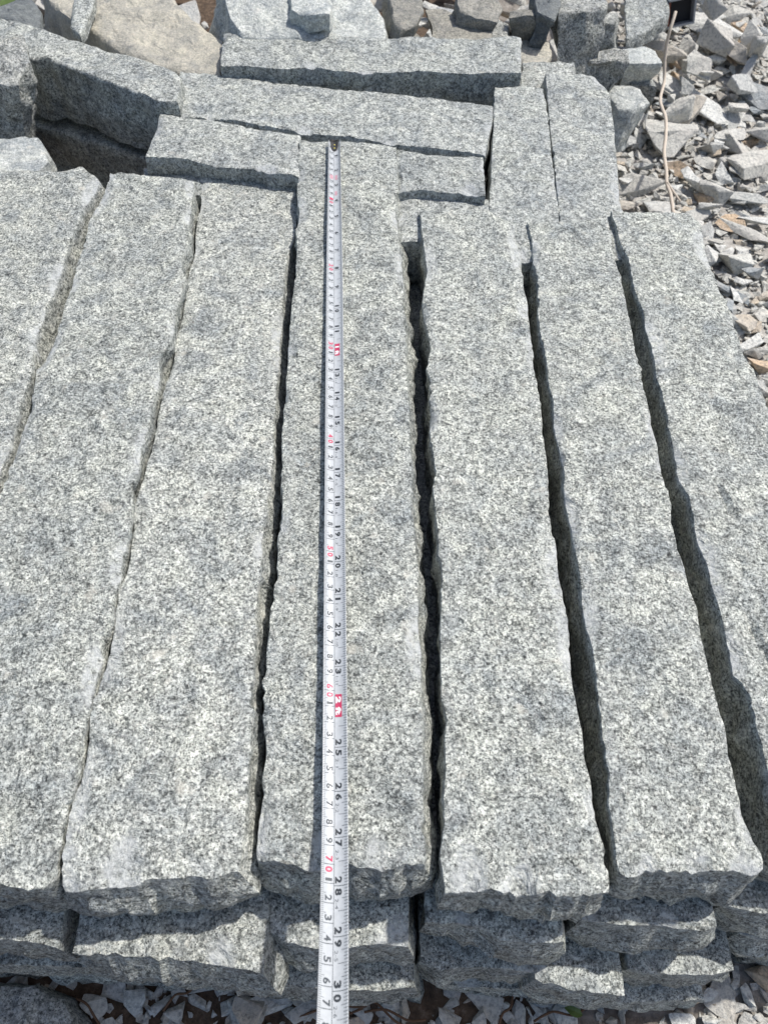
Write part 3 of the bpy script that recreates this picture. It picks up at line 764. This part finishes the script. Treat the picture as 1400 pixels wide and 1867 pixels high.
# hand-placed stones read from the photograph: px, py, length px, width px, image angle (deg, + = down to the right), kind, label
HAND = [
 (1262, 176, 120, 42, 30, 'w', 'long pale slab sloping down to the right across the upper rubble'),
 (1232, 192, 66, 24, 32, 'b', 'blue grey slab beside the long pale slab'),
 (1170, 318, 120, 34, 3, 'g', 'long flat bar-like stone lying level just above the right-hand block'),
 (1184, 282, 48, 22, 2, 'g', 'small rounded stone above the level bar-like stone'),
 (1235, 284, 62, 20, 30, 'o', 'pinkish wedge touching the cord in the middle of the rubble'),
 (1215, 245, 100, 60, 5, 'g', 'broad dusty flat stone under the bend of the cord'),
 (1150, 372, 80, 30, 12, 'o', 'orange tinted stone by the far corner of the right-hand block'),
 (1150, 345, 60, 24, 8, 'g', 'flat stone between the bar-like stone and the orange one'),
 (1210, 355, 56, 56, 10, 'g', 'angular grey stone at the lower end of the cord'),
 (1290, 62, 110, 46, 35, 'w', 'large light stone at the top right of the rubble'),
 (1335, 32, 52, 34, 20, 'g', 'blocky stone with a shaded corner near the top right'),
 (1330, 105, 50, 30, 10, 'o', 'warm toned stone in the upper right rubble'),
 (1365, 95, 60, 26, 20, 'w', 'light oblong stone at the upper right frame edge'),
 (1380, 160, 60, 24, 35, 'b', 'blue grey slanting stone at the right frame edge'),
 (1360, 190, 36, 36, 0, 'w', 'rounded white stone near the right frame edge'),
 (1285, 225, 26, 46, 0, 'b', 'small upright stone with a pale rim right of the cord bend'),
 (1350, 245, 80, 44, 60, 'g', 'long stone slanting steeply at the right of the rubble'),
 (1385, 280, 60, 60, 40, 'g', 'bulky stone at the right frame edge beside the steep one'),
 (1345, 295, 24, 56, 0, 'g', 'standing oval stone right of the middle rubble'),
 (1300, 260, 50, 34, 0, 'g', 'squarish stone above a dark hollow in the rubble'),
 (1312, 250, 20, 50, 8, 'w', 'thin white-edged chip standing on end'),
 (1303, 330, 64, 46, 25, 'g', 'three-cornered stone left of the standing oval stone'),
 (1268, 312, 50, 40, 40, 'w', 'pale three-cornered stone in the middle rubble'),
 (1370, 335, 70, 26, 12, 'g', 'flat pale stone lying toward the right frame edge'),
 (1262, 375, 70, 26, 6, 'w', 'pale curved flat stone above the far edge of the right-hand block'),
 (1360, 385, 130, 30, 22, 'g', 'longest flat slab of the rubble, sloping to the right frame edge'),
 (1390, 372, 80, 22, 12, 'w', 'narrow pale slab above the longest flat slab'),
 (1290, 400, 60, 26, -25, 'g', 'leaning slab against the far right corner of the right-hand block'),
 (1310, 360, 60, 18, 5, 'g', 'thin level slab in the rubble above the leaning slab'),
 (1325, 420, 22, 26, 0, 'w', 'bright white pebble in a dark nook beside the right-hand block'),
 (1345, 455, 70, 60, 20, 'g', 'rounded dusty boulder beside the right-hand block'),
 (1390, 465, 50, 50, 0, 'b', 'blue grey boulder at the right frame edge'),
 (1340, 495, 120, 26, 25, 'b', 'long dark edged slab dipping along the right-hand block'),
 (1345, 520, 30, 44, 10, 'b', 'dark upright splinter under the long dark edged slab'),
 (1375, 600, 80, 26, -20, 'w', 'pale flat stone by the right frame edge, lower rubble'),
 (1375, 560, 50, 26, 30, 'g', 'angular stone between the splinter and the pale flat stone'),
 (1305, 440, 30, 34, 40, 'w', 'light pebble next to the right-hand block edge'),
 (1395, 640, 50, 40, 30, 'o', 'rusty toned stone at the right frame edge beside the right-hand block'),
 (1300, 90, 56, 24, 15, 'g', 'grey stone below the large light stone'),
 (1245, 108, 50, 24, 10, 'b', 'smooth bluish stone right of the cord near its top'),
 (1250, 130, 20, 20, 0, 'w', 'tiny bright white cube-like chip beside the cord'),
 (1290, 132, 40, 26, 30, 'g', 'grey chip with a pale ridge in the upper rubble'),
 (1372, 1820, 60, 80, 80, 'w', 'large white stone on the bright gravel at the lower right'),
 (1292, 1812, 26, 34, 60, 'w', 'bright white chip beside the corner of the bottom block'),
 (1268, 1822, 40, 22, 0, 'o', 'orange tinted chip by the corner of the bottom block'),
 (1345, 1790, 30, 60, 70, 'g', 'narrow stone on the bright gravel at the lower right'),
 (1250, 1858, 50, 40, 10, 'w', 'white stone at the bottom edge under the wide bottom block'),
 (1300, 1860, 46, 36, 0, 'w', 'pale stone at the bottom edge, lower right'),
 (170, 1830, 62, 60, 20, 's', 'grey angular stone in brown soil right of the grooved slab'),
 (240, 1830, 50, 66, -15, 's', 'grey pointed stone in brown soil, second from the grooved slab'),
 (275, 1845, 20, 60, 0, 's', 'narrow grey stone standing in brown soil'),
 (410, 1845, 40, 56, 0, 's', 'narrow upright grey stone in shade near the bottom edge'),
 (450, 1850, 56, 60, 10, 's', 'broad grey stone in shade left of the tape'),
 (320, 1840, 50, 44, 30, 's', 'small shaded stone in the brown soil'),
 (550, 1850, 60, 36, -20, 's', 'shaded chip left of the tape at the bottom edge'),
 (820, 1850, 60, 50, 5, 's', 'shaded grey stone right of the tape at the bottom edge'),
 (875, 1850, 36, 44, 10, 's', 'light chip at the bottom edge under the third layer'),
 (950, 1845, 36, 40, 0, 's', 'rounded chip under the gap of the bottom blocks'),
]
hand_objs = []
for (px, py, lp, wp, ang, kind, lab) in HAND:
    zz = -19.5 if py < 1700 else -22
    p = at(px, py, zz)
    k = F / (Vector((p.x, p.y, p.z - HC)).dot(Vector((0, cos(PITCH), -sin(PITCH)))))
    dp = at(px, py - 10, zz).y - p.y
    ky = 10 / dp
    ex = Vector((cos(radians(ang)) * lp / k, -sin(radians(ang)) * lp / ky))
    a = ex.length / 2; yaw = math.atan2(ex.y, ex.x)
    ey = Vector((sin(radians(ang)) * wp / k, cos(radians(ang)) * wp / ky)); b = min(a, ey.length / 2 * 0.9)
    if py > 1700: a *= .9
    c = max(0.45, min(a, b) * 0.62)
    placed.append((p.x, p.y, a * 1.12, max(b, a * 0.3) * 1.12, c, yaw, None, kind, lab))

# which are individuals: the hand-placed and the largest others in view; the small grit is one object
COLN = {'w': M_WHITE, 'b': M_BLUE, 'g': M_CHIP, 'o': M_ORANGE, 's': M_CHIP}
indiv = sorted(placed[n_small:-len(HAND)], key=lambda q: -q[2])[:300 - len(HAND)]
iset = set(id(q) for q in indiv)
grit_v, grit_f = [], []
def add_grit(x, y, z, a, b, c, yaw, ti, rot):
    me = TPL[ti]
    R = Euler((rot[0], rot[1], yaw)).to_matrix()
    o = len(grit_v)
    for v in me.vertices:
        p = R @ Vector((v.co.x * a, v.co.y * b / 0.7, v.co.z * c / 0.4))
        grit_v.append(((x + p.x) * CM, (y + p.y) * CM, (z + p.z) * CM))
    for f in me.polygons: grit_f.append(tuple(o + i for i in f.vertices))
hp = placed[-len(HAND):]; bed = placed[:-len(HAND)]
bed.sort(key=lambda q: q[2] + (q[0] * 7.77 % 1.0) * 1.6)
placed = bed + hp
rr = random.Random(31)
ORD = ['largest', 'second largest', 'third largest', 'fourth largest', 'fifth largest', 'sixth largest', 'seventh largest', 'eighth largest', 'ninth largest', 'tenth largest']
ZC = {}
def zone(q):
    px, py = proj((q[0], q[1], -20))
    if py > 1650:
        return 'shaded at the stack foot left of tape' if px < 600 else 'shaded at the stack foot right of tape' if px < 1240 else 'on the bright gravel at the lower right'
    side = 'near the cord' if px < 1270 else 'in mid rubble' if px < 1345 else 'by the right frame edge'
    if py < 60: return 'at the very top, ' + side
    if py < 130: return 'above the cord bend, ' + side
    if py < 210: return 'level with the cord bend, ' + side
    if py < 300: return 'just below the cord bend, ' + side
    if py < 400: return 'level with the lower cord end, ' + side
    if py < 520: return 'beside the far end of the right-edge block'
    return 'beside the middle of the right-edge block'
tones = {}
for q in indiv:
    k = rr.random()
    m_ = M_CHIP if k < .66 else M_WHITE if k < .80 else M_BLUE if k < .94 else M_ORANGE
    tn = {M_CHIP.name: 'grey', M_WHITE.name: 'whitish', M_BLUE.name: 'bluish', M_ORANGE.name: 'ochre'}[m_.name]
    z_ = zone(q); c_ = ZC.get((z_, tn), 0); ZC[(z_, tn)] = c_ + 1
    lab = f'{ORD[c_]} loose {tn} stone {z_}' if c_ < 10 else f'small loose {tn} stone {z_}'
    tones[id(q)] = (m_, lab, tn)
for q in placed:
    x, y, a, b, c, yaw = q[:6]
    z = put(x, y, a, b, c, yaw)
    ti = rr.randrange(len(TPL)); rot = (rr.uniform(-.45, .45), rr.uniform(-.35, .35))
    if len(q) == 9:
        mat = COLN[q[7]]
        o = bpy.data.objects.new('rubble_stone', tpl(ti, mat)); COL.objects.link(o)
        tag(o, q[8], 'stone', 'loose rubble stones')
        rot = (rot[0] * .5, rot[1] * .5)
    elif id(q) in iset:
        mat, lab_, tn_ = tones[id(q)]
        o = bpy.data.objects.new('rubble_stone', tpl(ti, mat)); COL.objects.link(o)
        tag(o, lab_, 'stone', 'loose rubble stones')
    else:
        add_grit(x, y, z, a, b, c, yaw, ti, rot); continue
    o.location = (x * CM, y * CM, z * CM + GROUND)
    o.rotation_euler = (rot[0], rot[1], yaw)
    o.scale = (a * CM, b / 0.7 * CM, c / 0.4 * CM)
# fine grit between
for (x, y) in cands[:2600]:
    g = gz(x, y)
    a = rr.uniform(0.15, 0.42)
    add_grit(x, y, g + a * 0.2, a, a * .7, a * .5, rr.uniform(0, 6), rr.randrange(len(TPL)), (rr.uniform(-.6, .6), rr.uniform(-.6, .6)))
me = bpy.data.meshes.new('gravel'); me.from_pydata(grit_v, [], grit_f)
o = link_mesh('gravel', me, M_CHIPI, (0, 0, GROUND))
tag(o, 'fine dusty chippings and grit between the loose rubble stones', 'gravel', kind='stuff')
# rubble bed behind the stack, under the big rocks
gv2, gf2 = [], []
grit_v, grit_f = gv2, gf2
for k in range(420):
    x = rr.uniform(-75, 62); y = rr.uniform(112, 185); a = rr.uniform(1.5, 4.0)
    add_grit(x, y, gz(x, y) + a * .5 + rr.uniform(0, 5) * sm(112, 130, y), a, a * .75, a * .55, rr.uniform(0, 6), rr.randrange(len(TPL)), (rr.uniform(-.5, .5), rr.uniform(-.5, .5)))
me = bpy.data.meshes.new('stone_heap'); me.from_pydata(gv2, [], gf2)
o = link_mesh('stone_heap', me, M_CHIPI, (0, 0, GROUND))
tag(o, 'mass of broken stone filling the heap behind the stack', 'stone heap', kind='stuff')

# ------------------------------------------------------------------ cord and the hollow steel tube it comes from
def tube(name, pts, rad, mat, sides=8, parent=None, org=None):
    pts = [Vector(p) for p in pts]
    # Catmull-Rom smoothing
    sp = []
    for i in range(len(pts) - 1):
        p0 = pts[max(0, i - 1)]; p1 = pts[i]; p2 = pts[i + 1]; p3 = pts[min(len(pts) - 1, i + 2)]
        for k in range(6):
            t = k / 6
            sp.append(0.5 * ((2 * p1) + (p2 - p0) * t + (2 * p0 - 5 * p1 + 4 * p2 - p3) * t * t + (3 * p1 - p0 - 3 * p2 + p3) * t ** 3))
    sp.append(pts[-1])
    vs, fs = [], []
    for i, p in enumerate(sp):
        t = (sp[min(i + 1, len(sp) - 1)] - sp[max(i - 1, 0)]).normalized()
        u = t.cross(Vector((0, 0, 1)));  u = u.normalized() if u.length > 1e-4 else Vector((1, 0, 0))
        v = u.cross(t)
        for k in range(sides):
            a = 2 * pi * k / sides + i * 0.25
            rr_ = rad * (1 + 0.12 * cos(3 * a))
            q = p + u * cos(a) * rr_ + v * sin(a) * rr_
            vs.append(tuple((q - (org or Vector())) * CM))
    n = len(sp)
    for i in range(n - 1):
        for k in range(sides):
            fs.append((i * sides + k, i * sides + (k + 1) % sides, (i + 1) * sides + (k + 1) % sides, (i + 1) * sides + k))
    fs.append(tuple(range(sides))[::-1]); fs.append(tuple((n - 1) * sides + k for k in range(sides)))
    me = bpy.data.meshes.new(name); me.from_pydata(vs, [], fs); me.polygons.foreach_set('use_smooth', [True] * len(fs))
    return me

cord_px = [(1231, 22), (1227, 36), (1220, 58), (1215, 80), (1211, 112), (1210, 150), (1203, 184), (1213, 216), (1213, 250), (1210, 278), (1214, 312), (1215, 335), (1222, 356), (1226, 384), (1228, 396)]
zc = [-8.2, -8.8, -10, -11.5, -13.6, -15.8, -16, -16, -16, -16.2, -16.4, -16.8, -17.2, -17.6, -18]
me = tube('cord', [at(p[0], p[1], z) for p, z in zip(cord_px, zc)], 0.24, M_CORD)
o = link_mesh('cord', me, M_CORD, (0, 0, GROUND)); tag(o, 'beige cord trailing over the rubble from the dark steel tube', 'cord')
me = tube('thin_twig', [at(1216, 332, -16.6), at(1226, 348, -17), at(1240, 368, -18)], 0.14, M_CORD)
o = link_mesh('twig', me, M_CORD, (0, 0, GROUND)); tag(o, 'thin pale stalk branching off beside the lower end of the cord', 'stalk')

def steel_tube():
    c = at(1243, 22, -8.5)
    root = bpy.data.objects.new('steel_tube', None); COL.objects.link(root)
    root.location = (c * CM) + Vector((0, 0, GROUND)); root.rotation_euler = (radians(-12), radians(-8), radians(8))
    tag(root, 'open end of a square steel tube at the top right, dark inside', 'steel tube')
    def boxes(name, bs, mat, parent):
        bm = bmesh.new()
        for (x0, x1, y0, y1, z0, z1) in bs:
            g = bmesh.ops.create_cube(bm, size=1)
            for v in g['verts']:
                v.co = Vector(((x0 + x1) / 2 + v.co.x * (x1 - x0), (y0 + y1) / 2 + v.co.y * (y1 - y0), (z0 + z1) / 2 + v.co.z * (z1 - z0))) * CM
        bmesh.ops.bevel(bm, geom=list(bm.edges), offset=0.0006, segments=2, affect='EDGES')
        me = bpy.data.meshes.new(name); bm.to_mesh(me); bm.free()
        return link_mesh(name, me, mat, parent=parent)
    W_, H_, t_ = 2.1, 1.9, 0.3
    boxes('tube_wall', [(-W_, W_, 0, 16, H_ - t_, H_)], M_TUBE, root)
    boxes('tube_wall', [(-W_, W_, 0, 16, -H_, -H_ + t_)], M_TUBE, root)
    boxes('tube_wall', [(-W_, -W_ + t_, 0.02, 16, -H_ + t_ + .01, H_ - t_ - .01)], M_RUST, root)
    boxes('tube_wall', [(W_ - t_, W_, 0.02, 16, -H_ + t_ + .01, H_ - t_ - .01)], M_TUBE, root)
    boxes('inner_shade', [(-W_ + t_ + .02, W_ - t_ - .02, 1.2, 2.6, -H_ + t_ + .02, H_ - t_ - .02)], M_BLACK, root)  # added black block paints the dark inside of the hollow tube
steel_tube()

# ------------------------------------------------------------------ small litter at the bottom edge
rt = random.Random(8)
for i, (px, py, l, an, lab) in enumerate([(600, 1848, 5, 8, 'dry brown twig on the soil left of the tape at the bottom edge'), (720, 1852, 4.5, -6, 'dry brown twig on the soil right of the tape at the bottom edge'),
        (640, 1838, 4, 20, 'thin dry twig on the soil under the front of the stack'), (700, 1846, 4, -25, 'crooked dry twig between the chips near the tape'),
        (330, 1815, 3, 40, 'short dark twig in the brown soil at the lower left'), (1020, 1850, 4, 12, 'brown twig under the wide bottom block'),
        (170, 1850, 3.5, -35, 'bent brown twig beside the grey angular stone at the lower left'), (920, 1846, 3, 60, 'short twig standing between chips under the bottom blocks')]):
    p = at(px, py, -21.6)
    d = Vector((cos(radians(an)), sin(radians(an)), 0)) * l / 2
    me = tube('twig', [p - d, p - d * .3 + Vector((0, .3, .35)), p + d * .4 + Vector((.1, -.2, .2)), p + d], 0.09, M_TWIG, 6)
    o = link_mesh('twig', me, M_TWIG, (0, 0, GROUND)); tag(o, lab, 'twig', 'dry twigs on the soil')
def leaf(px, py, z, l, an, lab):
    p = at(px, py, z)
    vs, fs = [], []
    for i in range(7):
        f = i / 6; wd = l * 0.28 * sin(pi * min(1, f * .96 + .02)) + 0.01
        for s in (-1, 0, 1):
            vs.append((f * l * CM, s * wd * CM, (0.25 * sin(f * pi) + abs(s) * 0.12) * CM))
    for i in range(6):
        for s in range(2): fs.append((i * 3 + s, i * 3 + s + 1, i * 3 + s + 4, i * 3 + s + 3))
    me = bpy.data.meshes.new('leaf'); me.from_pydata(vs, [], fs)
    o = link_mesh('leaf', me, M_LEAF, p * CM + Vector((0, 0, GROUND))); o.rotation_euler = (0.2, -0.2, radians(an))
    md = o.modifiers.new('thickness', 'SOLIDIFY'); md.thickness = 0.0003
    tag(o, lab, 'leaf')
leaf(1060, 1852, -21.4, 1.4, 160, 'small green leaf between the chips under the wide bottom block')
leaf(2, 12, -5, 5, 60, 'green leaf in the top left corner of the photo')

# ------------------------------------------------------------------ measuring tape
YT0 = 77.32
KC = 0.0195
_path = {}
def tape_pt(s):
    """centre line of the blade: flat on the block, lifted towards the photographer past 65 cm"""
    if s <= 65: return YT0 - s, 0.0
    key = round(s, 2)
    if key in _path: return _path[key]
    y = YT0 - 65; q = 65.0; z = 0.0
    n = max(1, int((s - 65) / 0.05)); d = (s - 65) / n
    for _ in range(n):
        sl = 2 * KC * (q - 65); h = sqrt(1 + sl * sl); y -= d / h; z += d * sl / h; q += d
    _path[key] = (y, z); return y, z
def tape(s, u, off=0.0):
    y, z = tape_pt(s)
    k = 0.75 - 0.30 * sm(0, 25, s)
    x = -5.2 + 0.0365 * s + 0.12 * sin(s * 0.055)*0 + u * (1 - 2 / 3 * k * k * u * u)
    h = k * u * u
    sl = 2 * KC * max(0, s - 65); m = sqrt(1 + sl * sl)
    nx = -2 * k * u; nn = sqrt(1 + nx * nx)
    oh = h + off / nn
    return Vector((x + off * nx / nn, y - 0 + oh * (sl / m) , z + oh / m))
HWID = 0.79
T0 = Vector((-5.2, YT0, 0))
def build_tape():
    root = bpy.data.objects.new('measuring_tape', None); COL.objects.link(root)
    root.location = T0 * CM + Vector((0, 0, GROUND))
    tag(root, 'white steel measuring tape pulled straight along the middle granite block', 'measuring tape')
    def mk(name, vs, fs, mat, smooth=False, parent=root):
        me = bpy.data.meshes.new(name)
        me.from_pydata([tuple((v - T0) * CM) for v in vs], [], fs)
        if smooth: me.polygons.foreach_set('use_smooth', [True] * len(fs))
        return link_mesh(name, me, mat, parent=parent)
    # blade, closed section
    NU = 14; vs, fs = [], []
    ss = [i * 0.6 for i in range(0, 139)]
    row = 2 * (NU + 1)
    for s in ss:
        for j in range(NU + 1): vs.append(tape(s, -HWID + 2 * HWID * j / NU, 0.0))
        for j in range(NU, -1, -1): vs.append(tape(s, -HWID + 2 * HWID * j / NU, -0.02))
    for i in range(len(ss) - 1):
        for j in range(row): fs.append((i * row + j, (i + 1) * row + j, (i + 1) * row + (j + 1) % row, i * row + (j + 1) % row))
    fs.append(tuple(range(row))); fs.append(tuple((len(ss) - 1) * row + j for j in range(row))[::-1])
    blade = mk('blade', vs, fs, M_TAPE, True)
    for e in blade.data.edges: pass
    # prints
    def quads(name, Q, mat, off=0.006, parent=blade):
        vs, fs = [], []
        for (s0, s1, u0, u1) in Q:
            ns = max(1, int((s1 - s0) / 0.6)); nu = max(1, int(abs(u1 - u0) / 0.14))
            b = len(vs)
            for i in range(ns + 1):
                for j in range(nu + 1):
                    vs.append(tape(s0 + (s1 - s0) * i / ns, u0 + (u1 - u0) * j / nu, off))
            for i in range(ns):
                for j in range(nu):
                    a = b + i * (nu + 1) + j
                    fs.append((a, a + nu + 1, a + nu + 2, a + 1))
        return mk(name, vs, fs, mat, False, parent)
    CL = -0.045
    th = 0.027
    q = [(0.6, 83, CL - th / 2, CL + th / 2)]
    for mm in range(7, 828):
        s = mm / 10
        L = 0.19 if mm % 10 else HWID + CL
        if mm % 10 == 5: L = 0.33
        q.append((s - th / 2 * (1.3 if mm % 10 == 0 else .8), s + th / 2 * (1.3 if mm % 10 == 0 else .8), -HWID + 0.01, -HWID + L))
    tag(quads('centimetre_ticks', q, M_GREY_INK), kind='stuff')
    q = []
    for k in range(5, 522):
        s = k * 2.54 / 16
        L = 0.25
        if k % 16 == 0: L = HWID - CL
        elif k % 8 == 0: L = 0.60
        elif k % 4 == 0: L = 0.40
        elif k % 2 == 0: L = 0.28
        w_ = 0.5 if k % 16 else 0.65
        q.append((s - th * w_, s + th * w_, HWID - L, HWID - 0.01))
    tag(quads('inch_ticks', q, M_GREY_INK), kind='stuff')
    # lettering
    cache = {}
    def glyph(txt, bold):
        key = (txt, bold)
        if key in cache: return cache[key]
        cu = bpy.data.curves.new('t', 'FONT'); cu.body = txt; cu.size = 1.0; cu.offset = bold; cu.align_x = 'CENTER'; cu.align_y = 'CENTER'; cu.resolution_u = 3
        ob = bpy.data.objects.new('t', cu); COL.objects.link(ob)
        dg = bpy.context.evaluated_depsgraph_get(); ev = ob.evaluated_get(dg); me = ev.to_mesh()
        vs = [v.co.copy() for v in me.vertices]; fs = [tuple(p.vertices) for p in me.polygons]
        ev.to_mesh_clear(); bpy.data.objects.remove(ob); bpy.data.curves.remove(cu)
        x0 = min(v.x for v in vs); x1 = max(v.x for v in vs); y0 = min(v.y for v in vs); y1 = max(v.y for v in vs)
        vs = [((v.x - (x0 + x1) / 2), (v.y - (y0 + y1) / 2)) for v in vs]
        cache[key] = (vs, fs, x1 - x0, y1 - y0); return cache[key]
    def letters(name, items, mat, off=0.009):
        groups = {}
        for it in items: groups.setdefault(it[6], []).append(it)
        for its in groups.values():
            V, Fc = [], []
            for (txt, s, u, hs, hu, bold, _) in its:     # hs size along the blade, hu across
                g, f, wx, hy = glyph(txt, bold)
                sx = hs / wx; sy = hu / hy; b = len(V)
                for (x, y) in g: V.append(tape(s + x * sx, u + y * sy, off))
                for p in f: Fc.append(tuple(b + i for i in p))
            mk(name, V, Fc, mat, False, blade)
    cm, red, inch, small = [], [], [], []
    uc = -0.335
    for n in range(1, 83):
        if n % 10 == 0:
            a, b = str(n)
            red.append((a, n - 0.27, uc, 0.31, 0.40, 0.04, n)); red.append((b, n + 0.27, uc, 0.31, 0.40, 0.04, n))
        else:
            d = str(n % 10)
            s = n - 0.26 if n % 10 != 1 else n - 0.20
            cm.append((d, s, uc, 0.15 if d == '1' else 0.29, 0.38, 0.03, n))
    for n in range(1, 33):
        s = n * 2.54
        if n % 12 == 0: continue
        if n < 10: inch.append((str(n), s - 0.28, 0.20, 0.32 if n > 1 else 0.18, 0.38, 0.045, n))
        else:
            a, b = str(n)
            inch.append((a, s - 0.30, 0.20, 0.36 if a != '1' else 0.16, 0.38, 0.045, n))
            inch.append((b, s + 0.32, 0.20, 0.36 if b != '1' else 0.16, 0.38, 0.045, n))
        if n > 12: small.append((f'{n // 12}-{n % 12}', s + 0.92, 0.11, 0.52, 0.17, 0.0, n))
    letters('centimetre_number', cm, M_GREY_INK); letters('red_number', red, M_RED)
    letters('inch_number', inch, M_INK); letters('small_number', small, M_GREY_INK)
    for bx in [(30.48 - .72, 30.48 + .66, 0.0, 0.42), (60.96 - .72, 60.96 + .72, 0.0, 0.42)]: quads('red_box', [bx], M_RED, 0.010)
    for bx in [(5.7, 6.4, -0.50, -0.14), (5.7, 6.5, 0.04, 0.30), (8.4, 9.1, 0.02, 0.26)]: quads('pink_mark', [bx], M_PINK, 0.010)
    letters('foot_lettering', [('1', 30.48 - .33, 0.20, 0.17, 0.34, 0.06, 1), ('ft', 30.48 + .31, 0.20, 0.46, 0.34, 0.05, 1),
                               ('2', 60.96 - .36, 0.20, 0.42, 0.34, 0.06, 2), ('ft', 60.96 + .34, 0.20, 0.50, 0.34, 0.05, 2)], M_WHITE_INK, 0.024)
    # end hook: riveted plate with a rounded nose, bent down at the end
    vs, fs = [], []
    prof = [(-0.35, 0.46), (0.0, 0.46), (0.5, 0.44), (0.95, 0.40), (1.2, 0.30), (1.38, 0.16), (1.44, 0.03)]
    nu = 8
    for (s, hw) in prof:
        for j in range(nu + 1):
            u = -hw + 2 * hw * j / nu
            vs.append(tape(max(s, 0), u, 0.05) + Vector((0, -min(s, 0), 0)))
    for i in range(len(prof) - 1):
        for j in range(nu): a = i * (nu + 1) + j; fs.append((a, a + nu + 1, a + nu + 2, a + 1))
    hook = mk('end_hook', vs, fs, M_HOOK, True)
    md = hook.modifiers.new('thickness', 'SOLIDIFY'); md.thickness = 0.0007; md.offset = 0
    vs, fs = [], []
    for i, (dz) in enumerate((0.12, 0.06, -0.2, -0.9, -1.0)):
        for j in range(nu + 1):
            u = (-0.46 + 0.92 * j / nu) * (1 if i < 4 else .9)
            p = tape(0, u, 0.05); vs.append(Vector((p.x, YT0 + 0.35 + (0.0, .05, .07, .07, .07)[i], p.z + dz - (0.1 if i == 0 else 0))))
    for i in range(4):
        for j in range(nu): a = i * (nu + 1) + j; fs.append((a, a + nu + 1, a + nu + 2, a + 1))
    tab = mk('hook_tab', vs, fs, M_HOOK, True); md = tab.modifiers.new('thickness', 'SOLIDIFY'); md.thickness = 0.0008; md.offset = 0
    for s in (0.35, 0.95):
        bm = bmesh.new(); bmesh.ops.create_uvsphere(bm, u_segments=10, v_segments=6, radius=0.0009)
        me = bpy.data.meshes.new('rivet'); bm.to_mesh(me); bm.free()
        r_ = link_mesh('rivet', me, M_BRASS, (tape(s, 0, 0.09) - T0) * CM, parent=root); r_.scale = (1, 1, .5)
build_tape()
